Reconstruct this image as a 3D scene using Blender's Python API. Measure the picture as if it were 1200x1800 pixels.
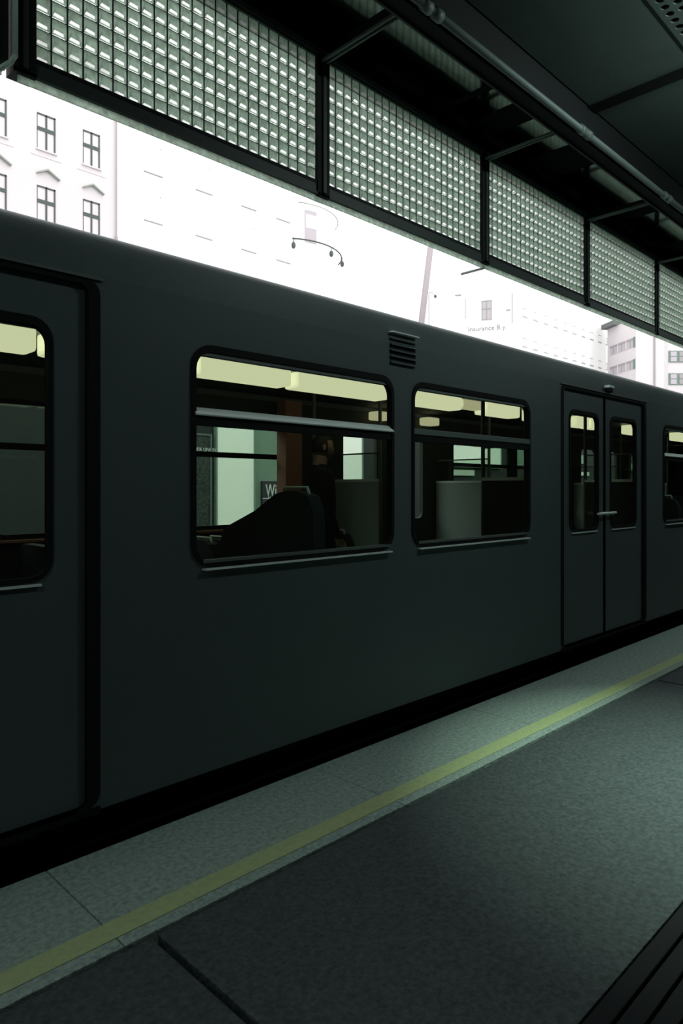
import bpy, bmesh, math, random
from mathutils import Vector, Matrix

random.seed(7)
for o in list(bpy.data.objects):
    bpy.data.objects.remove(o)
scene = bpy.context.scene
col = scene.collection

# ------------------------------------------------------------------ camera, sky, exposure
EYE = 1.5                       # metres above the platform
cam_d = bpy.data.cameras.new('camera')
cam_d.sensor_width = 36
cam_d.lens = 1215 * 36 / 1800
cam_d.shift_y = -41 / 1800
cam_d.clip_end = 600
cam = bpy.data.objects.new('camera', cam_d)
cam.location = (0, 0, EYE)
cam.rotation_euler = (math.radians(90), 0, math.radians(-45))
col.objects.link(cam)
scene.camera = cam

world = bpy.data.worlds.new('overcast_sky')
scene.world = world
world.use_nodes = True
bg = world.node_tree.nodes['Background']
bg.inputs[0].default_value = (0.97, 1.0, 0.985, 1)
bg.inputs[1].default_value = 2.3

vs = scene.view_settings
vs.view_transform = 'Standard'
vs.look = 'None'
vs.gamma = 1
vs.use_curve_mapping = False
vs.exposure = 0.0

# ------------------------------------------------------------------ materials
MATS = {}
def mat(name, colour, rough=0.6, metal=0.0, spec=0.5, noise=None, bump=0.0, bump_scale=60):
    """noise = (scale, amount, second colour): fine procedural variation of the surface colour"""
    if name in MATS:
        return MATS[name]
    m = bpy.data.materials.new(name)
    m.use_nodes = True
    nt = m.node_tree
    b = nt.nodes['Principled BSDF']
    b.inputs['Base Color'].default_value = (*colour, 1)
    b.inputs['Roughness'].default_value = rough
    b.inputs['Metallic'].default_value = metal
    b.inputs['Specular IOR Level'].default_value = spec
    tc = nt.nodes.new('ShaderNodeTexCoord')
    if noise:
        n = nt.nodes.new('ShaderNodeTexNoise')
        n.inputs['Scale'].default_value = noise[0]
        n.inputs['Detail'].default_value = 6
        n.inputs['Roughness'].default_value = 0.65
        r = nt.nodes.new('ShaderNodeValToRGB')
        r.color_ramp.elements[0].position = 0.5 - noise[1]
        r.color_ramp.elements[1].position = 0.5 + noise[1]
        r.color_ramp.elements[0].color = (*noise[2], 1)
        r.color_ramp.elements[1].color = (*colour, 1)
        nt.links.new(tc.outputs['Object'], n.inputs['Vector'])
        nt.links.new(n.outputs['Fac'], r.inputs[0])
        nt.links.new(r.outputs[0], b.inputs['Base Color'])
    if bump:
        n2 = nt.nodes.new('ShaderNodeTexNoise')
        n2.inputs['Scale'].default_value = bump_scale
        n2.inputs['Detail'].default_value = 8
        bp = nt.nodes.new('ShaderNodeBump')
        bp.inputs['Strength'].default_value = bump
        bp.inputs['Distance'].default_value = 0.01
        nt.links.new(tc.outputs['Object'], n2.inputs['Vector'])
        nt.links.new(n2.outputs['Fac'], bp.inputs['Height'])
        nt.links.new(bp.outputs[0], b.inputs['Normal'])
    MATS[name] = m
    return m

def glass_mat(name, tint, gloss=0.06, rough=0.02):
    m = bpy.data.materials.new(name)
    m.use_nodes = True
    nt = m.node_tree
    nt.nodes.remove(nt.nodes['Principled BSDF'])
    out = nt.nodes['Material Output']
    t = nt.nodes.new('ShaderNodeBsdfTransparent')
    t.inputs[0].default_value = (*tint, 1)
    g = nt.nodes.new('ShaderNodeBsdfGlossy')
    g.inputs['Roughness'].default_value = rough
    mx = nt.nodes.new('ShaderNodeMixShader')
    mx.inputs[0].default_value = gloss
    nt.links.new(t.outputs[0], mx.inputs[1])
    nt.links.new(g.outputs[0], mx.inputs[2])
    nt.links.new(mx.outputs[0], out.inputs[0])
    MATS[name] = m
    return m

def translucent_mat(name, through, surface, mixf=0.75, gloss=0.05):
    m = bpy.data.materials.new(name)
    m.use_nodes = True
    nt = m.node_tree
    nt.nodes.remove(nt.nodes['Principled BSDF'])
    out = nt.nodes['Material Output']
    t = nt.nodes.new('ShaderNodeBsdfTranslucent')
    t.inputs[0].default_value = (*through, 1)
    d = nt.nodes.new('ShaderNodeBsdfDiffuse')
    d.inputs[0].default_value = (*surface, 1)
    g = nt.nodes.new('ShaderNodeBsdfGlossy')
    g.inputs['Roughness'].default_value = 0.12
    m1 = nt.nodes.new('ShaderNodeMixShader')
    m1.inputs[0].default_value = mixf
    m2 = nt.nodes.new('ShaderNodeMixShader')
    m2.inputs[0].default_value = gloss
    tc = nt.nodes.new('ShaderNodeTexCoord')
    n = nt.nodes.new('ShaderNodeTexNoise')
    n.inputs['Scale'].default_value = 40
    n.inputs['Detail'].default_value = 5
    mr = nt.nodes.new('ShaderNodeMapRange')
    mr.inputs[1].default_value = 0.3
    mr.inputs[2].default_value = 0.7
    mr.inputs[3].default_value = 0.7
    mr.inputs[4].default_value = 1.2
    vm = nt.nodes.new('ShaderNodeVectorMath')
    vm.operation = 'SCALE'
    vm.inputs[0].default_value = through
    oi = nt.nodes.new('ShaderNodeNewGeometry')
    nt.links.new(oi.outputs['Position'], n.inputs['Vector'])
    nt.links.new(n.outputs['Fac'], mr.inputs[0])
    nt.links.new(mr.outputs[0], vm.inputs['Scale'])
    nt.links.new(vm.outputs[0], t.inputs[0])
    nt.links.new(d.outputs[0], m1.inputs[1])
    nt.links.new(t.outputs[0], m1.inputs[2])
    nt.links.new(m1.outputs[0], m2.inputs[1])
    nt.links.new(g.outputs[0], m2.inputs[2])
    nt.links.new(m2.outputs[0], out.inputs[0])
    MATS[name] = m
    return m

def highlight_mat(name, clear, scatter, share):
    m = bpy.data.materials.new(name)
    m.use_nodes = True
    nt = m.node_tree
    nt.nodes.remove(nt.nodes['Principled BSDF'])
    t = nt.nodes.new('ShaderNodeBsdfTransparent')
    t.inputs[0].default_value = (*clear, 1)
    d = nt.nodes.new('ShaderNodeBsdfTranslucent')
    d.inputs[0].default_value = (*scatter, 1)
    mx = nt.nodes.new('ShaderNodeMixShader')
    mx.inputs[0].default_value = share
    nt.links.new(t.outputs[0], mx.inputs[1])
    nt.links.new(d.outputs[0], mx.inputs[2])
    nt.links.new(mx.outputs[0], nt.nodes['Material Output'].inputs[0])
    MATS[name] = m
    return m

def emit_mat(name, colour, strength):
    m = bpy.data.materials.new(name)
    m.use_nodes = True
    nt = m.node_tree
    b = nt.nodes['Principled BSDF']
    b.inputs['Base Color'].default_value = (0.7, 0.7, 0.65, 1)
    b.inputs['Emission Color'].default_value = (*colour, 1)
    b.inputs['Emission Strength'].default_value = strength
    MATS[name] = m
    return m

mat('train_paint', (0.098, 0.122, 0.124), 0.5, 0.0, 0.25, noise=(2.5, 0.3, (0.086, 0.108, 0.11)))
mat('train_roof', (0.34, 0.40, 0.37), 0.45, 0.0, 0.5)  # paler than the body: the bright skylit rim is put into the colour
mat('train_door', (0.098, 0.122, 0.124), 0.5, 0.0, 0.25)
mat('rubber', (0.008, 0.009, 0.009), 0.75, 0, 0.2)
mat('chrome', (0.88, 0.93, 0.9), 0.3, 0.0)
mat('aluminium', (0.8, 0.88, 0.84), 0.4, 0.0)
mat('pale_rail', (0.82, 0.90, 0.86), 0.5, 0.0)
mat('interior_dark', (0.035, 0.04, 0.038), 0.7)
mat('interior_wall', (0.06, 0.07, 0.066), 0.6)
mat('seat_fabric', (0.03, 0.035, 0.04), 0.9)
mat('seat_frame', (0.09, 0.11, 0.11), 0.5)
mat('brown_panel', (0.36, 0.17, 0.12), 0.6)
mat('partition', (0.34, 0.43, 0.41), 0.5)
mat('partition_edge', (0.8, 0.9, 0.84), 0.4)
mat('under_black', (0.01, 0.011, 0.011), 0.9, 0, 0.1)
mat('granite', (0.33, 0.435, 0.385), 0.8, 0, 0.3, noise=(45, 0.17, (0.17, 0.225, 0.205)), bump=0.8, bump_scale=80)
mat('granite_side', (0.1, 0.11, 0.105), 0.9)
mat('yellow_paint', (0.39, 0.47, 0.225), 0.7, 0, 0.3, noise=(30, 0.2, (0.30, 0.37, 0.19)), bump=0.2, bump_scale=80)
mat('asphalt', (0.062, 0.082, 0.082), 0.75, 0, 0.3, noise=(48, 0.15, (0.026, 0.036, 0.038)), bump=1.0, bump_scale=55)
mat('joint_dark', (0.008, 0.01, 0.01), 0.9)
mat('rubber_strip', (0.009, 0.011, 0.012), 0.8, 0, 0.15)
mat('ceiling_paint', (0.12, 0.15, 0.135), 0.85, 0, 0.1, noise=(5, 0.3, (0.10, 0.13, 0.117)))
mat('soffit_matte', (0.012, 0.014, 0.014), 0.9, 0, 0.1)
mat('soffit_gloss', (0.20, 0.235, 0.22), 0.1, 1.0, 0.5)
mat('steel_dark', (0.035, 0.045, 0.042), 0.55, 0.0, 0.4)
mat('steel_black', (0.008, 0.01, 0.01), 0.7, 0, 0.25)
mat('steel_mid', (0.12, 0.15, 0.14), 0.5, 0, 0.5)
mat('pipe_grey', (0.16, 0.195, 0.185), 0.5, 0, 0.5)
mat('tube_green', (0.66, 0.82, 0.70), 0.5, 0, 0.5)
translucent_mat('frosted_glass', (0.47, 0.60, 0.485), (0.14, 0.18, 0.15), 0.82, 0.05)
highlight_mat('highlight_glass', (0.95, 0.96, 0.94), (0.95, 0.97, 0.95), 0.74)  # brighter glass stands in for the highlight on each block
translucent_mat('drip_edge', (0.78, 0.85, 0.78), (0.4, 0.46, 0.42), 0.95, 0.03)
glass_mat('train_glass', (0.82, 0.88, 0.83), 0.04)
glass_mat('building_glass', (0.85, 0.87, 0.87), 0.12)
emit_mat('glow_white', (0.92, 1.0, 0.90), 0.38)  # emission added to brighten the white boards across the tracks
emit_mat('cabin_lamp', (1.0, 0.95, 0.62), 0.85)
emit_mat('cabin_lamp_dim', (1.0, 0.9, 0.55), 0.5)
emit_mat('tube_lamp', (0.79, 0.98, 0.94), 128.0)
mat('ballast', (0.06, 0.065, 0.06), 0.95, noise=(30, 0.15, (0.025, 0.03, 0.03)), bump=1.0, bump_scale=25)
mat('rail_steel', (0.2, 0.19, 0.18), 0.4, 0.8)
mat('retaining_wall', (0.02, 0.027, 0.025), 0.8, noise=(3, 0.3, (0.014, 0.019, 0.018)))
mat('wall_pale', (0.2, 0.29, 0.23), 0.8)
mat('billboard_white', (0.72, 0.77, 0.70), 0.6)
mat('billboard_dark', (0.05, 0.07, 0.06), 0.7, noise=(26, 0.08, (0.012, 0.016, 0.014)))
mat('sign_dark', (0.025, 0.03, 0.035), 0.6)
mat('white_print', (0.75, 0.78, 0.76), 0.6)
mat('street', (0.35, 0.35, 0.34), 0.9)
mat('plaster_rose', (0.62, 0.565, 0.59), 0.9, noise=(0.6, 0.3, (0.59, 0.54, 0.565)))
mat('plaster_white', (0.83, 0.83, 0.82), 0.9)
mat('plaster_bright', (0.86, 0.86, 0.86), 0.9)
mat('window_frame_dark', (0.055, 0.07, 0.065), 0.6)
mat('window_frame_pale', (0.66, 0.65, 0.65), 0.6)
mat('pane_pale', (0.8, 0.8, 0.8), 0.9)  # white pane fill; on the bright houses it stands in for blown out glare
mat('curtain', (0.62, 0.58, 0.6), 0.95, noise=(3, 0.15, (0.4, 0.38, 0.4)))
mat('trim_shade_grey', (0.3, 0.32, 0.29), 0.85)
mat('sill_grey', (0.36, 0.36, 0.35), 0.8)
mat('rose_pane', (0.42, 0.37, 0.41), 0.4)
mat('drain_zinc', (0.33, 0.3, 0.31), 0.6)
mat('pole_rose', (0.36, 0.31, 0.33), 0.7)
mat('iron_dark', (0.06, 0.07, 0.065), 0.6)
mat('band_green', (0.13, 0.19, 0.155), 0.6)
mat('letter_grey', (0.3, 0.28, 0.3), 0.7)
mat('roof_slate', (0.12, 0.13, 0.125), 0.8)
mat('coat_black', (0.012, 0.013, 0.015), 0.9)
mat('skin', (0.4, 0.26, 0.2), 0.6)
mat('hair_dark', (0.015, 0.012, 0.01), 0.7)
mat('trouser', (0.02, 0.022, 0.03), 0.9)

# ------------------------------------------------------------------ helpers
def link(name, me, m=None, parent=None):
    o = bpy.data.objects.new(name, me)
    col.objects.link(o)
    if parent is not None:
        o.parent = parent
    if m is not None:
        ms = m if isinstance(m, (list, tuple)) else [m]
        if len(me.materials) == 0:
            for x in ms:
                me.materials.append(MATS[x])
    return o

def tag(o, label=None, cat=None, group=None, kind=None):
    if label: o['label'] = label
    if cat: o['category'] = cat
    if group: o['group'] = group
    if kind: o['kind'] = kind
    return o

def empty(name, loc=(0, 0, 0), rz=0, label=None, cat=None, group=None, kind=None, parent=None):
    o = bpy.data.objects.new(name, None)
    o.empty_display_size = 0.1
    o.location = loc
    o.rotation_euler = (0, 0, rz)
    col.objects.link(o)
    if parent: o.parent = parent
    return tag(o, label, cat, group, kind)

class MB:
    """collects simple solids into one bmesh"""
    def __init__(self):
        self.bm = bmesh.new()
    def box(self, x0, x1, y0, y1, z0, z1, bevel=0.0):
        r = bmesh.ops.create_cube(self.bm, size=1)
        M = Matrix.Translation(((x0+x1)/2, (y0+y1)/2, (z0+z1)/2)) @ Matrix.Diagonal((x1-x0, y1-y0, z1-z0, 1))
        bmesh.ops.transform(self.bm, matrix=M, verts=r['verts'])
        if bevel:
            es = list({e for v in r['verts'] for e in v.link_edges})
            bmesh.ops.bevel(self.bm, geom=es, offset=bevel, segments=2, affect='EDGES', profile=0.6)
        return self
    def rod(self, a, b, r, seg=10, r2=None):
        a = Vector(a); b = Vector(b)
        d = b - a
        q = d.to_track_quat('Z', 'Y').to_matrix().to_4x4()
        M = Matrix.Translation((a + b) / 2) @ q
        bmesh.ops.create_cone(self.bm, cap_ends=True, segments=seg, radius1=r, radius2=r if r2 is None else r2, depth=d.length, matrix=M)
        return self
    def path(self, pts, r, seg=8):
        for a, b in zip(pts[:-1], pts[1:]):
            self.rod(a, b, r, seg)
        for p in pts[1:-1]:
            self.ball(p, (r*1.02,)*3, seg)
        return self
    def ball(self, c, rad, seg=12):
        M = Matrix.Translation(c) @ Matrix.Diagonal((*rad, 1))
        bmesh.ops.create_uvsphere(self.bm, u_segments=seg, v_segments=max(6, seg*2//3), radius=1, matrix=M)
        return self
    def poly_prism(self, pts, axis, d0, d1):
        """pts in the plane across 'axis', extruded along it from d0 to d1"""
        def P(p, d):
            if axis == 'x': return (d, p[0], p[1])
            if axis == 'y': return (p[0], d, p[1])
            return (p[0], p[1], d)
        va = [self.bm.verts.new(P(p, d0)) for p in pts]
        vb = [self.bm.verts.new(P(p, d1)) for p in pts]
        n = len(pts)
        self.bm.faces.new(va)
        self.bm.faces.new(vb[::-1])
        for i in range(n):
            self.bm.faces.new((va[i], vb[i], vb[(i+1) % n], va[(i+1) % n]))
        return self
    def build(self, name, m, parent=None, smooth=False):
        bmesh.ops.recalc_face_normals(self.bm, faces=self.bm.faces[:])
        me = bpy.data.meshes.new(name)
        self.bm.to_mesh(me)
        self.bm.free()
        if smooth:
            for p in me.polygons: p.use_smooth = True
        return link(name, me, m, parent)

def rrect(x0, x1, z0, z1, r=0.0, seg=6):
    if r <= 0:
        return [(x0, z0), (x1, z0), (x1, z1), (x0, z1)]
    out = []
    for cx, cz, a0 in ((x1-r, z0+r, -90), (x1-r, z1-r, 0), (x0+r, z1-r, 90), (x0+r, z0+r, 180)):
        for i in range(seg+1):
            a = math.radians(a0 + 90*i/seg)
            out.append((cx + r*math.cos(a), cz + r*math.sin(a)))
    return out

def plate(name, outer, holes, y0, y1, m, parent=None, plane='xz'):
    """a flat plate with holes, standing in the x-z plane between y0 and y1 (or lying in x-y between z0=y0 and z1=y1)"""
    cu = bpy.data.curves.new('tmp', 'CURVE')
    cu.dimensions = '2D'
    cu.fill_mode = 'BOTH'
    cu.extrude = abs(y1 - y0) / 2
    for loop in [outer] + holes:
        s = cu.splines.new('POLY')
        s.points.add(len(loop) - 1)
        for p, q in zip(s.points, loop):
            p.co = (q[0], q[1], 0, 1)
        s.use_cyclic_u = True
    ob = bpy.data.objects.new('tmp', cu)
    me = bpy.data.meshes.new_from_object(ob)
    bpy.data.objects.remove(ob)
    bpy.data.curves.remove(cu)
    me.name = name
    ym = (y0 + y1) / 2
    for v in me.vertices:
        x, y, z = v.co
        v.co = (x, ym + z, y) if plane == 'xz' else (x, y, ym + z)
    bm = bmesh.new()
    bm.from_mesh(me)
    bmesh.ops.remove_doubles(bm, verts=bm.verts[:], dist=1e-5)
    bmesh.ops.recalc_face_normals(bm, faces=bm.faces[:])
    bm.to_mesh(me)
    bm.free()
    me.materials.clear()
    for p in me.polygons: p.use_smooth = False
    return link(name, me, m, parent)

def text(name, body, size, loc, rot, m, parent=None, extrude=0.004, align='LEFT', sx=1.0):
    cu = bpy.data.curves.new('tmp', 'FONT')
    cu.body = body
    cu.size = size
    cu.extrude = extrude
    cu.align_x = align
    ob = bpy.data.objects.new('tmp', cu)
    me = bpy.data.meshes.new_from_object(ob)
    bpy.data.objects.remove(ob)
    bpy.data.curves.remove(cu)
    me.name = name
    me.materials.clear()
    for v in me.vertices: v.co.x *= sx
    o = link(name, me, m, parent)
    o.location = loc
    o.rotation_euler = rot
    return o

def at(px, py, Y):
    """pixel of the 1200x1800 frame to a point in the plane Y"""
    t = (px - 600) / 1215
    X = Y * (1 + t) / (1 - t)
    d = (X + Y) / math.sqrt(2)
    return Vector((X, Y, EYE + (859 - py) * d / 1215))

# ================================================================== SETTING
# ---- platform floor
EDGE = 2.74
MID = 2.102                   # inner edge of the pale kerb stones
floor = tag(MB().box(-6.5, 42, -3.6, EDGE - 0.03, -1.0, -0.06).build('floor', 'joint_dark'), kind='structure')
# pale edge stones
xs = [-0.33 - 1.43, -0.33, 1.10, 2.53]
while xs[-1] < 20: xs.append(xs[-1] + 1.43)
stone_me = None
for i in range(len(xs) - 1):
    if stone_me is None:
        o = MB().box(0.002, 1.428, MID + 0.003, EDGE, -0.12, 0.0, 0.004).build('edge_stone', 'granite', floor)
        stone_me = o.data
    else:
        o = link('edge_stone', stone_me, None, floor)
    o.location = (xs[i], 0, 0)
stripe_me = None
for i in range(len(xs) - 1):
    if stripe_me is None:
        o = MB().box(0.0, 1.43, 2.161, 2.257, 0.0005, 0.0025).build('safety_stripe', 'yellow_paint', floor)
        stripe_me = o.data
    else:
        o = link('safety_stripe', stripe_me, None, floor)
    o.location = (xs[i], 0, 0)
# asphalt slabs
ax = [-2.4, 1.20, 5.6, 10.0, 14.4, 20]
for a, b in zip(ax[:-1], ax[1:]):
    MB().box(a + 0.013, b - 0.013, 0.905, MID - 0.012, -0.06, -0.006, 0.003).build('asphalt_slab', 'asphalt', floor)
    MB().box(a + 0.013, b - 0.013, -3.5, 0.33, -0.06, -0.006, 0.003).build('asphalt_slab', 'asphalt', floor)
# ribbed dark guide strips
y = 0.898
while y > 0.36:
    MB().box(-2.4, 20, y - 0.058, y, -0.06, -0.004, 0.006).build('guide_strip', 'rubber_strip', floor)
    y -= 0.068

# ---- wall behind the photographer, and unseen end walls added to keep daylight out
tag(MB().box(-6.5, 42, -3.75, -3.6, -0.06, 3.9).build('wall_back', 'steel_dark'), kind='structure')
tag(MB().box(-6.6, -6.5, -3.75, EDGE - 0.1, -0.06, 3.9).build('wall_left_blocker', 'steel_dark'), kind='structure')
tag(MB().box(42, 42.1, -3.75, EDGE - 0.1, -0.06, 3.9).build('wall_right_blocker', 'steel_dark'), kind='structure')

# ---- track bed, street and retaining wall across the tracks
tag(MB().box(-60, 160, EDGE + 0.25, 9.9, -1.4, -1.0).build('track_bed', 'ballast'), kind='structure')
tag(MB().box(-60, 160, EDGE - 0.06, EDGE + 0.25, -1.4, -0.99).build('platform_footing', 'granite_side'), kind='structure')
tag(MB().box(-150, 300, 10.1, 320, 3.6, 4.4).build('street_ground', 'street'), kind='structure')
wall = tag(MB().box(-60, 160, 9.9, 10.3, -1.4, 4.6).build('wall_far', 'retaining_wall'), kind='structure')
for yr in (3.5, 4.95):
    tag(MB().box(-20, 40, yr - 0.035, yr + 0.035, -0.99, -0.86).build('running_rail', 'rail_steel'),
        'steel running rail under the train, ' + ('nearer the platform' if yr < 4 else 'farther from the platform'), 'rail', 'track rails')

# ---- station ceiling
ZC = EYE + 2.40
ceiling = tag(MB().box(-6.5, 42, -3.75, 2.66, ZC + 0.06, ZC + 0.16).build('ceiling', 'steel_black'), kind='structure')
cx = [-6.5, -1.6, 1.30, 4.245, 7.19, 10.14, 13.1, 16.0]
for a, b in zip(cx[:-1], cx[1:]):
    if a < 3.5 < b:
        # the panel carrying the perforated loudspeaker plate
        plate('ceiling_panel', rrect(a, b - 0.075, -3.6, 1.965), [rrect(3.44, 4.16, 0.72, 1.34)], ZC, ZC + 0.03, 'ceiling_paint', ceiling, 'xy')
    else:
        MB().box(a, b - 0.075, -3.6, 1.965, ZC, ZC + 0.03).build('ceiling_panel', 'ceiling_paint', ceiling)
for b in cx[1:-1]:
    MB().box(b - 0.085, b + 0.005, -3.6, 1.968, ZC - 0.014, ZC + 0.035).build('ceiling_channel', 'steel_black', ceiling)
# underside strip between beam and glass: glossy sheets between matte ones
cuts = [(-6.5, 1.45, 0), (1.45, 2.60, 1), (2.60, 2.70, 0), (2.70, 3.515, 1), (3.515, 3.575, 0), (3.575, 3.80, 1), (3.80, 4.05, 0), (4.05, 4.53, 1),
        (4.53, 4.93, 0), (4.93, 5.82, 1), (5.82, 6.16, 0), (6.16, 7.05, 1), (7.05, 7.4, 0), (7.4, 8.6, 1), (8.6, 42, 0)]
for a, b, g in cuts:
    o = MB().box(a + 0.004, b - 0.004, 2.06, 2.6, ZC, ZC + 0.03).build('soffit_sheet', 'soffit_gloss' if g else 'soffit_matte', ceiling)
MB().box(-6.5, 42, 2.615, 2.66, EYE + 2.2, ZC + 0.06).build('fascia_board', 'soffit_matte', ceiling)
for p0, p1 in ((661, 744), (765, 824), (848, 901), (928, 1018), (1036, 1064), (1088, 1115), (1125, 1160)):
    a = at(p0, 0, 2.6).x; b = at(p1, 0, 2.6).x
    MB().box(a, b, 2.595, 2.615, ZC - 0.045, ZC - 0.004, 0.004).build('cover_plate', 'steel_dark', ceiling)

# loudspeaker plate
holes = []
for i in range(9):
    for j in range(9):
        hx = 3.572 - 0.067 + i * 0.067; hy = 1.295 - j * 0.06
        holes.append([(hx + 0.021*math.cos(k*math.pi/5), hy + 0.021*math.sin(k*math.pi/5)) for k in range(10)])
spk = empty('loudspeaker_grille', (0, 0, 0), label='perforated grey loudspeaker plate set in the ceiling at top right', cat='loudspeaker')
plate('perforated_plate', rrect(3.44, 4.16, 0.72, 1.34), holes, ZC - 0.004, ZC + 0.004, 'ceiling_paint', spk, 'xy')
MB().box(3.45, 4.15, 0.73, 1.33, ZC + 0.03, ZC + 0.055).build('speaker_box', 'steel_black', spk)

# ---- long steel beam, with the conduit under it
beam = empty('ceiling_beam', (0, 0, 0), label='black steel beam running along the ceiling above the platform', cat='beam')
MB().box(-2.5, 20, 1.975, 2.05, EYE + 2.17, ZC + 0.06).build('web', 'steel_black', beam)
MB().box(-2.5, 20, 2.05, 2.062, EYE + 2.16, EYE + 2.185).build('lower_lip', 'steel_dark', beam)
pipe = empty('conduit_pipe', (0, 0, 0), label='pale grey conduit pipe with couplings fixed along the dark ceiling beam', cat='pipe')
PY, PZ = 1.943, EYE + 2.185
MB().rod((-2.5, PY, PZ), (18, PY, PZ), 0.02, 12).build('tube', 'pipe_grey', pipe, True)
for px in (755, 1025, 1170):
    x = at(px, 0, PY).x
    for dx in (-0.05, 0.03):
        MB().rod((x + dx, PY, PZ), (x + dx + 0.05, PY, PZ), 0.028, 12).build('coupling', 'pipe_grey', pipe, True)
    MB().box(x - 0.012, x + 0.012, PY - 0.022, 1.972, PZ + 0.012, PZ + 0.026).build('clip', 'steel_black', pipe)

# ================================================================== GLASS SCREEN
GY = 2.60
GZ0, GZ1 = EYE + 1.574, EYE + 2.215       # glass
PITCH = 1.4925
MULL = [0.960 + PITCH*i for i in range(8)]
CELL = 0.0613
NX, NZ = 23, 10

def tile_mesh():
    h = CELL / 2 - 0.0022
    bm = bmesh.new()
    V = lambda x, y, z: bm.verts.new((x, y, z))
    o = [V(-h, 0, -h), V(h, 0, -h), V(h, 0, h), V(-h, 0, h)]
    i = [V(-.80*h, -.012, -.55*h), V(.40*h, -.012, -.64*h), V(.35*h, -.010, .62*h), V(-.62*h, -.008, .76*h)]
    m = [V(-.92*h, -.005, -.84*h), V(.50*h, -.006, -.90*h)]
    f = []
    f.append((bm.faces.new((i[0], i[1], i[2], i[3])), 0))
    f.append((bm.faces.new((i[3], i[2], o[2], o[3])), 0))
    f.append((bm.faces.new((i[1], m[1], o[1], o[2], i[2])), 0))
    f.append((bm.faces.new((o[0], m[0], i[0], i[3], o[3])), 0))
    f.append((bm.faces.new((m[0], m[1], i[1], i[0])), 1))  # lower facet carries the built-in highlight
    f.append((bm.faces.new((o[0], o[1], m[1], m[0])), 0))
    for face, k in f: face.material_index = k
    bm.normal_update()
    me = bpy.data.meshes.new('glass_block')
    bm.to_mesh(me); bm.free()
    me.materials.append(MATS['frosted_glass'])
    me.materials.append(MATS['highlight_glass'])
    return me
TILE = tile_mesh()
ordinal = ['first full', 'second', 'third', 'fourth', 'fifth', 'sixth', 'seventh']
where = ['large glass block panel nearest the pale vertical tube, top left of the view',
         'glass block panel between the first and second ceiling brackets, above the train vent',
         'glass block panel in the middle of the row, right of the second bracket',
         'small glass block panel above the train door, left of the last visible mullion',
         'narrow glass block panel cut by the right edge of the photograph',
         'far glass block panel beyond the right edge of the view',
         'farthest glass block panel at the end of the canopy row']
for k in range(7):
    x0 = MULL[k] + 0.041; x1 = MULL[k+1] - 0.041
    root = empty('glass_block_panel', (x0, GY, GZ0), label='green ' + where[k], cat='glass panel', group='glass block panels under the canopy')
    sx = (x1 - x0) / NX; sz = (GZ1 - GZ0) / NZ
    # lattice behind the joints
    mb = MB()
    for i in range(NX + 1): mb.box(i*sx - 0.0032, i*sx + 0.0032, -0.002, 0.012, 0, GZ1 - GZ0)
    for j in range(NZ + 1): mb.box(0, x1 - x0, 0.0, 0.010, j*sz - 0.0016, j*sz + 0.0016)
    mb.build('lattice', 'steel_dark', root)
    mb = MB()
    mb.box(-0.02, x1 - x0 + 0.02, -0.014, 0.014, -0.012, 0.004)
    mb.build('lower_bead', 'steel_black', root)
    MB().box(-0.02, x1 - x0 + 0.02, -0.014, 0.014, GZ1 - GZ0 - 0.004, GZ1 - GZ0 + 0.012).build('upper_bead', 'steel_mid', root)
    if k < 2:
        for i in range(NX):
            for j in range(NZ):
                o = link('glass_block', TILE, None, root)
                o.location = ((i + 0.5)*sx, 0, (j + 0.5)*sz)
                o.rotation_euler = (random.uniform(-.03, .03), 0, random.uniform(-.03, .03))
                o.scale = (sx / CELL, 1, sz / CELL)
    else:
        bm = bmesh.new()
        for i in range(NX):
            for j in range(NZ):
                n0 = len(bm.verts)
                bm.from_mesh(TILE)
                bm.verts.ensure_lookup_table()
                M = Matrix.Translation(((i + 0.5)*sx, 0, (j + 0.5)*sz)) @ Matrix.Rotation(random.uniform(-.03, .03), 4, 'X') @ Matrix.Rotation(random.uniform(-.03, .03), 4, 'Z') @ Matrix.Diagonal((sx / CELL, 1, sz / CELL, 1))
                bmesh.ops.transform(bm, matrix=M, verts=bm.verts[n0:])
        me = bpy.data.meshes.new('glass_blocks')
        bm.to_mesh(me); bm.free()
        o = link('glass_blocks', me, ['frosted_glass', 'highlight_glass'], root)
        o['kind'] = 'stuff'

fr = empty('screen_frame', (0, GY, EYE + 1.474), label='dark steel frame with mullions holding the row of glass block panels', cat='frame')
fr_off = (0, -GY, -(EYE + 1.474))
def frbox(name, m, *a, **k):
    o = MB().box(*a, **k).build(name, m, fr); o.location = fr_off; return o
for x in MULL:
    frbox('mullion', 'steel_black', x - 0.041, x + 0.041, GY - 0.02, GY + 0.05, EYE + 1.50, EYE + 2.235)
    frbox('mullion_rib', 'steel_dark', x - 0.010, x + 0.010, GY - 0.03, GY - 0.02, EYE + 1.52, EYE + 2.225)
frbox('bottom_rail', 'steel_dark', 0.92, MULL[7] + 0.04, GY - 0.012, GY + 0.03, EYE + 1.510, GZ0 - 0.012)
frbox('bottom_cap', 'steel_dark', 0.92, MULL[7] + 0.04, GY - 0.02, GY + 0.012, EYE + 1.505, EYE + 1.516)
frbox('top_rail', 'steel_mid', 0.92, MULL[7] + 0.04, GY - 0.02, GY + 0.05, GZ1 + 0.012, GZ1 + 0.040)
frbox('drip_edge', 'drip_edge', 0.94, MULL[7] + 0.04, GY - 0.004, GY + 0.002, EYE + 1.474, EYE + 1.506)
frbox('drip_edge', 'drip_edge', -6.4, 0.885, GY - 0.004, GY + 0.002, EYE + 1.474, EYE + 1.506)
for x in MULL[2:3]:
    frbox('outer_strut', 'steel_mid', x - 0.006, x + 0.006, GY + 0.0, GY + 0.18, EYE + 1.470, EYE + 1.482)
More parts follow.
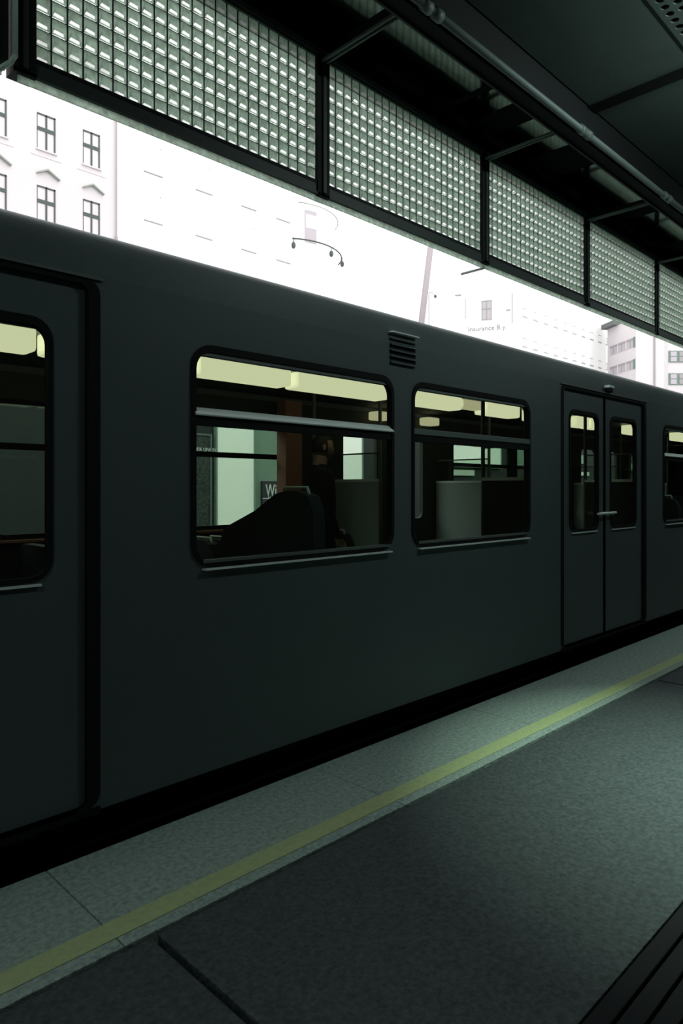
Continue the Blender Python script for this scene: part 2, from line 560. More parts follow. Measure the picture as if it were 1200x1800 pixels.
sol = empty('solid_panel', (-6.5, GY, EYE + 1.5), label='black solid panel left of the pale vertical tube', cat='panel')
o = MB().box(0, 7.405, -0.015, 0.03, 0.01, 0.695).build('sheet', 'steel_black', sol)
o = MB().box(0, 7.395, -0.02, 0.035, 0.0, 0.02).build('lower_trim', 'steel_dark', sol)
o = MB().box(6.86, 6.90, -0.025, -0.015, 0.03, 0.695).build('post', 'steel_dark', sol)

day_blocker = empty('solid_panel', (MULL[7] + 0.05, GY, EYE + 1.5), label='black panel added out of view to block daylight beyond the last glass block panel', cat='panel')
MB().box(0, 30, -0.015, 0.03, 0.01, 0.695).build('sheet', 'steel_black', day_blocker)  # added beyond the view to close the opening against daylight
tube = empty('drain_tube', (0.915, GY - 0.05, EYE + 1.47), label='thin pale green vertical tube at the top left corner', cat='tube')
MB().path([(0, 0, 0.93), (0, 0, 0.065), (-0.012, 0.005, 0.04), (-0.05, 0.03, 0.005)], 0.0095, 10).build('pipe', 'tube_green', tube, True)
MB().rod((0, 0, 0.30), (0, 0, 0.315), 0.013, 10).build('collar', 'tube_green', tube)

# brackets from mullion tops back to the beam
wb = ['nearest the camera', 'second from the camera', 'third from the camera', 'fourth from the camera', 'fifth from the camera', 'sixth from the camera', 'seventh from the camera']
for k, x in enumerate(MULL[1:]):
    b = empty('bracket_bar', (x, 2.06, EYE + 2.19), label='thin steel bracket bar between glass screen and beam, ' + wb[k], cat='bracket', group='bracket bars')
    MB().box(-0.019, -0.009, 0, 0.53, 0, 0.014).build('flange', 'pipe_grey', b)
    MB().box(0.009, 0.019, 0, 0.53, 0, 0.014).build('flange', 'pipe_grey', b)
    MB().box(-0.009, 0.009, 0, 0.53, 0.006, 0.018).build('web', 'steel_dark', b)

# ---- luminaires above the platform, just outside the view
def luminaire(x, y, label, beam):
    lum = empty('ceiling_luminaire', (x, y, ZC), label=label, cat='lamp', group='platform luminaires')
    MB().box(-0.64, 0.64, -0.05, 0.05, -0.05, 0.0, 0.008).build('housing', 'steel_mid', lum)
    for e in (-0.61, 0.61):
        MB().box(e - 0.02, e + 0.02, -0.02, 0.02, -0.15, -0.05).build('lamp_holder', 'steel_black', lum)
    MB().rod((-0.59, 0, -0.13), (0.59, 0, -0.13), 0.014, 10).build('fluorescent_tube', 'tube_lamp', lum, True)
    if beam:
        MB().rod((0, 0.16, -0.10), (0, 0.16, 0.0), 0.10, 16).build('spot_housing', 'steel_black', lum)
        ld = bpy.data.lights.new('spot_light', 'AREA')
        ld.shape = 'DISK'; ld.size = 0.16
        ld.energy = SPOT_W
        ld.color = (0.80, 1.0, 0.84)
        ld.spread = math.radians(56)
        lo = bpy.data.objects.new('spot_light', ld)
        lo.location = (0, 0.16, -0.11); lo.parent = lum
        col.objects.link(lo)
SPOT_W = 31
luminaire(3.95, 0.62, 'bare fluorescent batten with a round spot on the ceiling above the guide strips', True)
luminaire(-1.6, 0.72, 'bare fluorescent batten on the ceiling near the left end', False)
luminaire(9.0, 0.72, 'bare fluorescent batten on the ceiling farther along the platform', False)

# ================================================================== TRAIN
TY = 2.80                     # outer face of the near side
TW = 2.80
FYI = TY + TW                 # far side
ZF = 0.17                     # car floor
WT, WB = EYE + 0.69, EYE - 0.375
car = empty('subway_car', (4.3, 4.2, -0.86), label='dark grey metro train passing along the platform edge', cat='train')
OFF = Vector((-4.3, -4.2, 0.86))
def cp(o, parent=None):
    """hang a mesh built in world coordinates under the car (or under a part of it)"""
    if parent is None:
        o.parent = car; o.location = OFF
    else:
        o.parent = parent
    return o

DOORS = [(-0.46, 1.35), (5.40, 7.21), (11.26, 13.07)]
WINS = [(-2.25, -0.92), (1.80, 3.25), (3.43, 4.89), (7.66, 9.11), (9.29, 10.75), (13.5, 14.95)]
X0, X1 = -2.6, 16.0
FWINS = [(-2.25, -0.92), (1.80, 3.25), (3.43, 4.66), (7.66, 9.11), (9.29, 10.75), (13.5, 14.95)]
DZ0, DZ1 = 0.155, EYE + 0.88
holes = []
for a, b in DOORS: holes.append(rrect(a, b, DZ0, DZ1, 0.06))
for a, b in WINS: holes.append(rrect(a, b, WB, WT, 0.11))
cp(plate('body_side', rrect(X0, X1, 0.14, EYE + 0.90), holes, TY, TY + 0.05, 'train_paint'))
# curved cant rail and roof, near to far
prof = [(0.0, 0.90), (0.004, 0.98), (0.010, 1.035), (0.022, 1.072), (0.045, 1.093), (0.09, 1.104), (0.17, 1.118), (0.30, 1.140), (0.5, 1.165), (0.9, 1.19), (1.4, 1.20)]
def finer(pr, n=3):
    """Catmull-Rom through the given profile points"""
    out = []
    for i in range(len(pr) - 1):
        p0 = pr[max(i-1, 0)]; p1 = pr[i]; p2 = pr[i+1]; p3 = pr[min(i+2, len(pr)-1)]
        for k in range(n):
            t = k / n
            out.append(tuple(0.5*((2*p1[c]) + (p2[c]-p0[c])*t + (2*p0[c]-5*p1[c]+4*p2[c]-p3[c])*t*t + (-p0[c]+3*p1[c]-3*p2[c]+p3[c])*t**3) for c in (0, 1)))
    return out + [pr[-1]]
prof = finer(prof)
full = prof + [(TW - a, b) for a, b in prof[-2::-1]]
def shell(name, pr, m, thick=0.03):
    bm = bmesh.new()
    ra = []; 
    for X in (X0, X1):
        ra.append([bm.verts.new((X, TY + a, EYE + b)) for a, b in pr])
    for i in range(len(pr) - 1):
        bm.faces.new((ra[0][i], ra[1][i], ra[1][i+1], ra[0][i+1]))
    bmesh.ops.recalc_face_normals(bm, faces=bm.faces[:])
    bm.normal_update()
    if sum(f.normal.z for f in bm.faces) < 0: bmesh.ops.reverse_faces(bm, faces=bm.faces[:])
    bmesh.ops.solidify(bm, geom=bm.faces[:], thickness=thick)
    me = bpy.data.meshes.new(name)
    bm.to_mesh(me); bm.free()
    for p in me.polygons: p.use_smooth = False
    return link(name, me, m)
cp(shell('cant_rail', full[:13], 'train_paint'))
cp(shell('roof', full[12:-12], 'train_roof'))
cp(shell('cant_rail', full[-13:], 'train_paint'))
fh = []
for a, b in DOORS:
    m_ = (a + b) / 2
    fh.append(rrect(a + 0.18, m_ - 0.16, WB, WT, 0.08)); fh.append(rrect(m_ + 0.16, b - 0.18, WB, WT, 0.08))
for a, b in FWINS: fh.append(rrect(a, b, WB, WT, 0.1))
cp(plate('far_side', rrect(X0, X1, 0.06, EYE + 0.90), fh, FYI - 0.05, FYI, 'interior_dark'))
cp(MB().box(X0, X1, TY + 0.05, FYI - 0.05, 0.141, ZF).build('cabin_floor', 'interior_dark'))
cp(MB().box(X0, X1, TY + 0.05, FYI - 0.05, EYE + 0.955, EYE + 0.985).build('cabin_ceiling', 'interior_dark'))
for X in (X0, X1):
    cp(MB().box(X - 0.03, X + 0.03, TY, FYI, 0.06, EYE + 0.95).build('end_wall', 'interior_dark'))
cp(MB().box(X0, X1, TY + 0.10, FYI - 0.10, -0.05, 0.14).build('sole_bar', 'under_black'))
cp(MB().box(X0 + .3, X1 - .3, TY + 0.25, FYI - 0.25, -0.62, -0.05).build('underframe', 'under_black'))
for bx in (0.2, 2.3, 11.5, 13.6):
    for yr in (3.5, 4.95):
        cp(MB().rod((bx, yr - 0.05, -0.43), (bx, yr + 0.05, -0.43), 0.43, 20).build('wheel', 'under_black'))
# doorstep lip
for a, b in DOORS:
    cp(MB().box(a, b, TY - 0.004, TY + 0.06, 0.125, 0.155).build('door_sill', 'under_black'))

# windows of the near side
def ring(name, x0, x1, z0, z1, r, w, y0, y1, m, top=None):
    t = w if top is None else top
    return plate(name, rrect(x0, x1, z0, z1, r), [rrect(x0 + w, x1 - w, z0 + w, z1 - t, max(r - w, 0.02))], y0, y1, m)
def add_window(a, b, y0, far=False, hopper=True):
    w = cp(ring('window', a, b, WB, WT, 0.11, 0.022, y0 - 0.012, y0 + 0.03, 'rubber', top=0.035))
    ZT = EYE + 0.352
    cp(MB().box(a + 0.02, b - 0.02, y0 + 0.018, y0 + 0.024, WB + 0.02, ZT).build('pane', 'train_glass'), w)
    cp(MB().box(a + 0.02, b - 0.02, y0 + 0.018, y0 + 0.024, ZT, WT - 0.035).build('pane', 'train_glass'), w)
    if not far:
        if hopper:
            cp(MB().poly_prism([(y0 - 0.022, ZT - 0.004), (y0 - 0.024, ZT + 0.002), (y0 + 0.012, ZT + 0.036), (y0 + 0.03, ZT + 0.036), (y0 + 0.03, ZT - 0.004)], 'x', a + 0.015, b - 0.015).build('transom', 'pale_rail'), w)
        else:
            cp(MB().box(a + 0.015, b - 0.015, y0 - 0.014, y0 + 0.03, ZT - 0.004, ZT + 0.034, 0.004).build('transom', 'steel_mid'), w)
        cp(MB().box(a + 0.015, b - 0.015, y0 - 0.006, y0 + 0.03, ZT - 0.05, ZT - 0.004).build('lower_gasket', 'rubber'), w)
        cp(MB().box(a + 0.03, b - 0.03, y0 - 0.004, y0 + 0.03, WT - 0.054, WT - 0.035).build('top_frame', 'steel_mid'), w)
        cp(MB().box(a + 0.06, b - 0.04, y0 - 0.034, y0, WB - 0.014, WB - 0.006).build('sill_trim', 'aluminium'), w)
        cp(MB().box(a + 0.06, b - 0.04, y0 - 0.016, y0 + 0.02, WB + 0.020, WB + 0.034).build('inner_sill', 'steel_mid'), w)
    else:
        cp(MB().box(a + 0.015, b - 0.015, y0 - 0.014, y0 + 0.03, ZT - 0.05, ZT).build('transom', 'rubber'), w)
        cp(MB().box(a + 0.02, b - 0.02, y0 - 0.05, y0, WB - 0.04, WB - 0.02).build('inner_sill', 'brown_panel'), w)
    return w
for i, (a, b) in enumerate(WINS):
    add_window(a, b, TY, hopper=(i != 2))
for a, b in FWINS:
    add_window(a, b, FYI - 0.05, far=True)

# doors
def add_leaf(a, b, y0, left):
    # a,b: leaf extent; window in it
    wa, wb = (a + 0.135, b - 0.12) if left else (a + 0.12, b - 0.135)
    d = cp(plate('door_leaf', rrect(a, b, DZ0 + 0.01, DZ1 - 0.02, 0.03), [rrect(wa, wb, WB, WT, 0.09)], y0, y0 + 0.035, 'train_door'))
    g = cp(ring('window_gasket', wa, wb, WB, WT, 0.09, 0.02, y0 - 0.008, y0 + 0.03, 'rubber', top=0.035), d)
    cp(MB().box(wa + 0.015, wb - 0.015, y0 + 0.014, y0 + 0.02, WB + 0.015, WT - 0.03).build('pane', 'train_glass'), d)
    cp(MB().box(wa + 0.05, wb - 0.05, y0 - 0.018, y0, WB - 0.016, WB - 0.007).build('sill_trim', 'aluminium'), d)
    hx = b - 0.085 if left else a + 0.085
    mb = MB()
    mb.path([(hx - 0.07, y0 - 0.005, EYE - 0.235), (hx - 0.055, y0 - 0.05, EYE - 0.225), (hx + 0.055, y0 - 0.05, EYE - 0.225), (hx + 0.07, y0 - 0.005, EYE - 0.235)], 0.012, 8)
    cp(mb.build('door_handle', 'chrome', None, True), d)
    sx_ = b if left else a
    cp(MB().box(sx_ - 0.02, sx_ + 0.02, y0 - 0.004, y0 + 0.03, DZ0 + 0.01, DZ1 - 0.03).build('edge_seal', 'rubber'), d)
    return d
for a, b in DOORS:
    m_ = (a + b) / 2 - 0.02
    add_leaf(a + 0.055, m_, TY + 0.025, True)
    add_leaf(m_, b - 0.055, TY + 0.025, False)
    cp(plate('door_surround', rrect(a, b, DZ0, DZ1, 0.06), [rrect(a + 0.05, b - 0.05, DZ0, DZ1 - 0.025, 0.04)], TY - 0.004, TY + 0.05, 'rubber'))
    cp(MB().box(m_ - 0.05, m_ + 0.06, TY - 0.05, TY + 0.01, EYE + 0.93, EYE + 0.955, 0.006).build('door_lamp_hood', 'aluminium'))
    cp(MB().box(m_ - 0.04, m_ + 0.05, TY - 0.04, TY + 0.01, EYE + 0.895, EYE + 0.93, 0.006).build('door_lamp', 'rubber'))
    # door-top drip rail
    cp(MB().box(a - 0.01, b + 0.01, TY - 0.014, TY + 0.02, DZ1, DZ1 + 0.012).build('drip_rail', 'steel_mid'))

# vent louvres between window pairs
for vx in (3.22, 9.08):
    v = cp(MB().box(vx, vx + 0.25, TY - 0.002, TY + 0.02, EYE + 0.78, EYE + 0.905).build('vent', 'steel_black'))
    for k in range(5):
        z = EYE + 0.785 + k*0.037
        yy = TY - 0.004 if z < EYE + 0.9 else TY
        mb = MB()
        mb.poly_prism([(yy + 0.012, z + 0.012), (yy - 0.016, z - 0.004), (yy - 0.016, z - 0.010), (yy + 0.012, z + 0.004)], 'x', vx, vx + 0.25)
        cp(mb.build('louvre', 'train_paint'), v)
    cp(MB().box(vx - 0.005, vx + 0.255, TY - 0.03, TY + 0.01, EYE + 0.962, EYE + 0.969).build('vent_hood', 'aluminium'), v)

# cabin lamps
LY = 4.2
lamps = [(-1.6, -0.6), (-0.55, 0.45), (0.50, 1.60), (1.66, 2.66), (2.72, 3.56), (3.63, 4.72), (5.12, 5.86), (6.32, 6.98), (7.3, 8.2), (8.36, 8.72), (8.76, 9.12), (10.1, 10.7), (12.0, 12.9), (13.0, 13.9)]
for a, b in lamps:
    cp(MB().box(a, b, LY - 0.09, LY + 0.09, EYE + 0.80, EYE + 0.945, 0.025).build('cabin_lamp', 'cabin_lamp'))
cp(MB().box(5.90, 6.28, LY - 0.07, LY + 0.07, EYE + 0.835, EYE + 0.925, 0.02).build('cabin_lamp', 'cabin_lamp_dim'))
cp(MB().box(-2.0, 14.5, LY - 0.10, LY + 0.10, EYE + 0.93, EYE + 0.955).build('lamp_rail', 'steel_mid'))
for x in (6.05, 6.45, 7.0):
    cp(MB().box(x - 0.11, x + 0.11, 5.34, 5.50, EYE + 0.80, EYE + 0.90, 0.02).build('cabin_lamp', 'cabin_lamp_dim'))

# partitions beside the doors, far and near
def partition(x, ya, yb, m):
    p = cp(MB().box(x - 0.015, x + 0.015, ya, yb, ZF, EYE + 0.075).build('partition', m))
    cp(MB().box(x - 0.02, x + 0.02, ya, yb, EYE + 0.072, EYE + 0.100).build('partition_cap', 'partition_edge'), p)
    cp(MB().box(x - 0.008, x + 0.008, ya, yb, EYE + 0.095, EYE + 0.36).build('partition_glass', 'train_glass'), p)
    cp(MB().box(x - 0.012, x + 0.012, ya, yb, EYE + 0.36, EYE + 0.375).build('glass_rail', 'steel_mid'), p)
    yi = ya if ya > 4.2 else yb
    cp(MB().rod((x, yi, ZF), (x, yi, EYE + 0.95), 0.018, 10).build('grab_pole', 'steel_mid'), p)
for x in (-0.56, 1.45, 5.3, 7.31, 11.16, 13.17):
    partition(x, 4.74, FYI - 0.06, 'partition')
    partition(x, TY + 0.06, 3.50, 'interior_dark')  # same partitions as across the aisle, with their shade put into the colour
cp(MB().box(4.56, 4.78, 5.36, 5.50, ZF, EYE + 0.9).build('window_post', 'brown_panel'))
cp(MB().rod((4.62, 5.0, ZF), (4.62, 5.0, EYE + 0.95), 0.016, 10).build('grab_pole', 'steel_mid'))

# seats: back-to-back benches across the car
def seat(x, ya, yb, dirn, top, slope=0.0):
    """slope: how far the aisle-side shoulder drops below the window-side top"""
    w = yb - ya
    s = cp(MB().box(x if dirn > 0 else x - 0.42, x + 0.42 if dirn > 0 else x, ya, yb, ZF + 0.38, ZF + 0.47, 0.03).build('seat', 'seat_fabric'))
    pts = [(ya, ZF + 0.42), (yb, ZF + 0.42), (yb, top - 0.10 - slope), (yb - 0.03, top - 0.03 - slope), (yb - 0.09, top - slope), (yb - 0.36, top - slope*0.56), (yb - 0.50, top - slope*0.23), (yb - 0.57, top - slope*0.08), (yb - 0.66, top), (ya + 0.14, top), (ya + 0.05, top - 0.03), (ya, top - 0.12)]
    cp(MB().poly_prism(pts, 'x', x - 0.045, x + 0.045).build('backrest', 'seat_fabric'), s)
    cp(MB().path([(x, ya + w*0.36, top - 0.02), (x, ya + w*0.34, top + 0.02), (x, ya + 0.10, top + 0.02), (x, ya + 0.08, top - 0.03)], 0.008, 8).build('grab_rail', 'partition_edge', None, True), s)
    cp(MB().box(x - 0.03 + dirn*0.2, x + 0.03 + dirn*0.2, ya + 0.1, yb - 0.1, ZF, ZF + 0.38).build('pedestal', 'seat_frame'), s)
seat(2.70, TY + 0.08, TY + 0.98, 1, EYE - 0.012, 0.225)
for (xa, dn) in ((-1.4, 1), (8.4, 1), (9.9, -1)):
    seat(xa, TY + 0.08, TY + 0.98, dn, EYE - 0.1)
for (xa, dn) in ((2.05, 1), (3.22, -1), (3.36, 1), (4.75, -1), (7.9, 1), (9.3, -1)):
    seat(xa, FYI - 0.98, FYI - 0.08, dn, EYE - 0.42)

# ---- a standing passenger
def person(name, loc, rz, label, H=1.74):
    k = H / 1.74
    root = empty(name, loc, rz, label=label, cat='person')
    # skeleton: facing -Y in local space
    J = {}
    def j(n, x, y, z, r): J[n] = (Vector((x, y, z)) * k, r * k)
    j('pelvis', 0, 0, .95, .15); j('waist', 0, 0, 1.1, .135); j('chest', 0, .01, 1.3, .165); j('neckb', 0, .01, 1.45, .08); j('neck', 0, -.005, 1.52, .055); j('head0', 0, -.02, 1.6, .075)
    for s, n in ((-1, 'l'), (1, 'r')):
        j('sh'+n, s*.18, .01, 1.4, .07); j('el'+n, s*.245, .0, 1.12, .052); j('wr'+n, s*.25, -.09, .88, .036); j('ha'+n, s*.25, -.12, .80, .034)
        j('hip'+n, s*.10, 0, .88, .10); j('kn'+n, s*.105, -.02, .5, .07); j('an'+n, s*.105, .02, .10, .048); j('to'+n, s*.12, -.13, .045, .042)
    E = [('pelvis', 'waist'), ('waist', 'chest'), ('chest', 'neckb'), ('neckb', 'neck'), ('neck', 'head0')]
    for n in 'lr':
        E += [('chest', 'sh'+n), ('sh'+n, 'el'+n), ('el'+n, 'wr'+n), ('wr'+n, 'ha'+n), ('pelvis', 'hip'+n), ('hip'+n, 'kn'+n), ('kn'+n, 'an'+n), ('an'+n, 'to'+n)]
    # fingers rooted inside the palms
    for s, n in ((-1, 'l'), (1, 'r')):
        b = J['ha'+n][0] / k
        for q in range(4):
            dy = (-.03 + q*.02)
            L = (.075, .085, .08, .06)[q]
            j(f'f{n}{q}a', b.x, b.y + dy, b.z - .03, .009); j(f'f{n}{q}b', b.x - s*.008, b.y + dy - .006, b.z - .03 - L*.55, .0085); j(f'f{n}{q}c', b.x - s*.022, b.y + dy - .01, b.z - .03 - L, .007)
            E += [('ha'+n, f'f{n}{q}a'), (f'f{n}{q}a', f'f{n}{q}b'), (f'f{n}{q}b', f'f{n}{q}c')]
        j(f't{n}a', b.x - s*.01, b.y - .04, b.z + .01, .011); j(f't{n}b', b.x - s*.02, b.y - .058, b.z - .035, .009)
        E += [('ha'+n, f't{n}a'), (f't{n}a', f't{n}b')]
    names = list(J)
    me = bpy.data.meshes.new('body')
    me.from_pydata([J[n][0] for n in names], [(names.index(a), names.index(b)) for a, b in E], [])
    o = bpy.data.objects.new('body', me); col.objects.link(o)
    sk = o.modifiers.new('skin', 'SKIN'); sk.use_smooth_shade = True
    for i, n in enumerate(names):
        v = me.skin_vertices[0].data[i]
        v.radius = (J[n][1], J[n][1] * (0.72 if n in ('pelvis', 'waist', 'chest') else 1))
        v.use_root = (n == 'pelvis')
    sb = o.modifiers.new('sub', 'SUBSURF'); sb.levels = 2; sb.render_levels = 2
    dg = bpy.context.evaluated_depsgraph_get()
    dg.update()
    nm = bpy.data.meshes.new_from_object(o.evaluated_get(dg))
    bpy.data.objects.remove(o)
    # head: egg with brow, nose, chin
    bm = bmesh.new()
    bm.from_mesh(nm)
    base = len(bm.verts)
    r = bmesh.ops.create_uvsphere(bm, u_segments=24, v_segments=18, radius=1)
    for v in r['verts']:
        x, y, z = v.co
        wz = 1 - 0.22*max(0, -z)
        nx = x*.075*wz; ny = y*.095*wz; nz = z*.118
        if y < -.75 and abs(x) < .22 and -.45 < z < .15: ny -= .018 * (1 - abs(x)/.22) * (0.15 - z)/.6
        if abs(z - .12) < .12 and y < -.7 and .2 < abs(x) < .6: ny += .006
        if z < -.7 and y < 0: ny -= .008
        v.co = Vector((nx, ny - .03, nz + 1.645)) * k
    for s in (-1, 1):
        bmesh.ops.create_uvsphere(bm, u_segments=8, v_segments=6, radius=1, matrix=Matrix.Translation(Vector((s*.076, -.02, 1.645))*k) @ Matrix.Diagonal((.012*k, .02*k, .032*k, 1)))
    nm2 = bpy.data.meshes.new('body')
    bm.to_mesh(nm2); bm.free()
    nm2.materials.clear()
    for m in ('coat_black', 'skin', 'trouser'): nm2.materials.append(MATS[m])
    for p in nm2.polygons:
        c = p.center / k
        p.use_smooth = True
        p.material_index = 1 if c.z > 1.5 or (c.z < .86 and abs(c.x) > .2) else (2 if c.z < .8 else 0)
    link('body', nm2, None, root)
    # coat skirt, hair, eyes and mouth
    bm = bmesh.new()
    rings = []
    for z, rx, ry in ((.62, .235, .17), (.8, .215, .155), (1.0, .185, .135), (1.2, .19, .14), (1.38, .20, .125), (1.46, .11, .085)):
        rings.append([bm.verts.new(Vector((rx*math.cos(a*math.pi/10), ry*math.sin(a*math.pi/10), z))*k) for a in range(20)])
    for r0, r1 in zip(rings[:-1], rings[1:]):
        for a in range(20): bm.faces.new((r0[a], r0[(a+1) % 20], r1[(a+1) % 20], r1[a]))
    me = bpy.data.meshes.new('coat'); bm.to_mesh(me); bm.free()
    for p in me.polygons: p.use_smooth = True
    link('coat', me, 'coat_black', root)
    bm = bmesh.new()
    r = bmesh.ops.create_uvsphere(bm, u_segments=24, v_segments=16, radius=1)
    bmesh.ops.delete(bm, geom=[v for v in bm.verts if (v.co.y < -.35 and v.co.z < .5) or v.co.z < -.55], context='VERTS')
    for v in bm.verts: v.co = Vector((v.co.x*.083, v.co.y*.103 - .026, v.co.z*.125 + 1.65))*k
    me = bpy.data.meshes.new('hair'); bm.to_mesh(me); bm.free()
    for p in me.polygons: p.use_smooth = True
    link('hair', me, 'hair_dark', root)
    for s in (-1, 1):
        MB().ball(Vector((s*.03, -.112, 1.655))*k, (.011*k, .008*k, .007*k), 8).build('eye', 'hair_dark', root)
    MB().box(-.022*k, .022*k, -.119*k, -.11*k, 1.588*k, 1.594*k).build('mouth', 'brown_panel', root)
    return root
pp = at(562, 860, 4.6)
person('person', (pp.x, pp.y, ZF), math.radians(62), 'standing passenger in a long black coat inside the train behind the first window', 1.80)

# ================================================================== ACROSS THE TRACKS (seen through the train)
WY = 9.9
def board(name, px0, px1, py0, py1, m, label, cat='billboard', depth=0.06, frame='steel_mid', group=None):
    a = at(px0, (py0 + py1)/2, WY); b = at(px1, (py0 + py1)/2, WY)
    mid = (px0 + px1) / 2
    zt = at(mid, py0, WY).z; zb = at(mid, py1, WY).z
    r = empty(name, ((a.x + b.x)/2, WY - 0.002, zb), label=label, cat=cat, group=group)
    w = (b.x - a.x) / 2; h = zt - zb
    MB().box(-w, w, -depth, 0, 0, h).build('sheet', m, r)
    if frame:
        plate('frame', rrect(-w - 0.03, w + 0.03, -0.03, h + 0.03), [rrect(-w, w, 0, h)], -depth - 0.015, 0, frame, r)
    return r
board('billboard', 378, 442, 738, 926, 'glow_white', 'tall white billboard with added glow on the far wall, behind the first train window', frame='wall_pale')
board('wall_panel', 446, 500, 738, 935, 'wall_pale', 'grey green wall panel right of the tall white billboard', 'panel', 0.03, None)
dk = board('poster', 318, 366, 765, 930, 'billboard_dark', 'dark speckled poster left of the tall white billboard', 'poster', 0.05)
lp = at(323, 792, WY)
text('lettering', 'WIENER LINIEN', 0.085, (lp.x - dk.location.x, -0.058, lp.z - dk.location.z), (math.pi/2, 0, 0), 'white_print', dk, 0.003)
sg = board('sign', 456, 512, 846, 905, 'sign_dark', 'dark square sign with white letters Wi beside the brown post', 'sign', 0.09, None)
for body, pyb in (('Wi', 873), ('Ö', 900)):
    lp = at(461, pyb, WY)
    text('lettering', body, 0.33, (lp.x - sg.location.x, -0.094, lp.z - sg.location.z), (math.pi/2, 0, 0), 'white_print', sg, 0.003, sx=0.62)
lp = at(456, 877, WY)
MB().box(lp.x - sg.location.x, 0.44, -0.096, -0.088, lp.z - sg.location.z, lp.z - sg.location.z + 0.014).build('divider_line', 'white_print', sg)
board('billboard', 590, 632, 758, 850, 'glow_white', 'narrow white billboard with added glow on the far wall, right of the passenger', frame='wall_pale')
board('billboard', 664, 692, 800, 880, 'wall_pale', 'grey green poster board at the right end of the first train window', frame=None)
board('billboard', 786, 876, 784, 820, 'glow_white', 'long white board with added glow on the far wall behind the second train window', frame='wall_pale')
board('billboard', 895, 960, 784, 820, 'wall_pale', 'grey green board right of the long white board', frame=None)
board('billboard', 786, 830, 826, 836, 'billboard_white', 'thin pale strip below the long white board', frame=None)
board('billboard', 1002, 1026, 800, 815, 'wall_pale', 'small pale board seen through the left door leaf', frame=None)
board('billboard', 1104, 1118, 815, 831, 'wall_pale', 'small pale board seen through the right door leaf', frame=None)
board('billboard', 1008, 1032, 830, 836, 'billboard_white', 'thin white strip seen low through the left door leaf', frame=None)

# ================================================================== BUILDINGS ABOVE THE STREET
def building(name, label):
    return empty(name, (0, 0, 0), label=label, cat='building')
def bwin(parent, x, z, w, h, y, style):
    """window with its bottom left corner at x,z on a facade facing -Y at y"""
    if style == 'dark':
        f = MB()
        t = 0.085
        f.box(x, x + w, y - 0.04, y + 0.05, z + h - 0.09, z + h)
        f.box(x, x + 0.03, y - 0.02, y + 0.05, z, z + h)
        f.box(x + w - t, x + w, y - 0.04, y + 0.05, z, z + h)
        f.box(x + w/2 - 0.05, x + w/2 + 0.05, y - 0.04, y + 0.05, z, z + h)
        f.box(x, x + w, y - 0.05, y + 0.05, z + h*0.52, z + h*0.62)
        o = f.build('window', 'window_frame_dark', parent)
        for (a, b, c, d) in ((x + .03, x + w/2 - .05, z, z + h*.52), (x + w/2 + .05, x + w - t, z, z + h*.52), (x + .03, x + w/2 - .05, z + h*.62, z + h - .09), (x + w/2 + .05, x + w - t, z + h*.62, z + h - .09)):
            MB().box(a, b, y + 0.02, y + 0.04, c, d).build('pane', 'pane_pale', o)
            MB().box(a + (b-a)*.28, b - (b-a)*.2, y + 0.005, y + 0.022, c + (d-c)*.08, d - (d-c)*.1).build('curtain', 'curtain', o)
        MB().box(x - 0.08, x + w + 0.08, y - 0.12, y + 0.02, z - 0.08, z).build('sill', 'plaster_rose', o)
    elif style == 'pale':
        f = MB()
        f.box(x, x + w, y - 0.03, y + 0.05, z + h - 0.06, z + h)
        f.box(x, x + 0.04, y - 0.01, y + 0.05, z, z + h)
        f.box(x + w - 0.05, x + w, y - 0.03, y + 0.05, z, z + h)
        f.box(x + w/2 - 0.03, x + w/2 + 0.03, y - 0.01, y + 0.05, z, z + h)
        o = f.build('window', 'window_frame_pale', parent)
        MB().box(x + .03, x + w - .04, y + 0.02, y + 0.04, z, z + h - .05).build('pane', 'pane_pale', o)
        MB().box(x - 0.1, x + w + 0.12, y - 0.1, y + 0.02, z - 0.06, z - 0.01).build('sill', 'sill_grey', o)
    elif style == 'line':
        o = MB().box(x, x + w, y - 0.02, y + 0.03, z, z + h).build('window', 'pane_pale', parent)
        MB().box(x, x + w*.9, y - 0.05, y + 0.03, z - 0.16, z + 0.02).build('sill', 'sill_grey', o)
        MB().box(x, x + w*.8, y - 0.04, y + 0.03, z + h - 0.03, z + h + 0.05).build('lintel', 'letter_grey', o)
    return o

# -- old rose-white house on the left
B1Y = 40.0
b1 = building('old_house', 'rose white plaster house with dark framed windows, far left above the train')
MB().box(-30, 20.35, B1Y, B1Y + 12, 4.3, 27.5).build('facade', 'plaster_rose', b1)
for kx in range(-3, 2):
    x = 15.54 + 2.69*kx
    for zt in (EYE + 21.4 + 4.13, EYE + 21.4, EYE + 17.27, EYE + 13.14):
        if zt > 27: continue
        bwin(b1, x, zt - 2.05, 1.04, 2.05, B1Y, 'dark')
    for zt in (EYE + 17.27, EYE + 13.14):
        mb = MB()
        mb.poly_prism([(x - 0.05, zt + 0.62), (x + 0.56, zt + 0.92), (x + 1.25, zt + 0.55), (x + 1.25, zt + 0.62), (x + 0.56, zt + 1.02), (x - 0.05, zt + 0.68)], 'y', B1Y - 0.22, B1Y + 0.02)
        mb.build('pediment', 'trim_shade_grey', b1)  # grey stands in for the shaded underside of the hood
    MB().box(x - 0.35, x + 1.4, B1Y - 0.03, B1Y + 0.02, EYE + 18.95, EYE + 19.0).build('moulding', 'plaster_rose', b1)
mb = MB().rod((20.3, B1Y - 0.12, 4.4), (20.3, B1Y - 0.12, 27.4), 0.05, 8)
mb.rod((20.3, B1Y - 0.12, EYE + 15.2), (20.3, B1Y - 0.12, EYE + 15.5), 0.1, 8)
mb.build('drain_pipe', 'drain_zinc', b1)

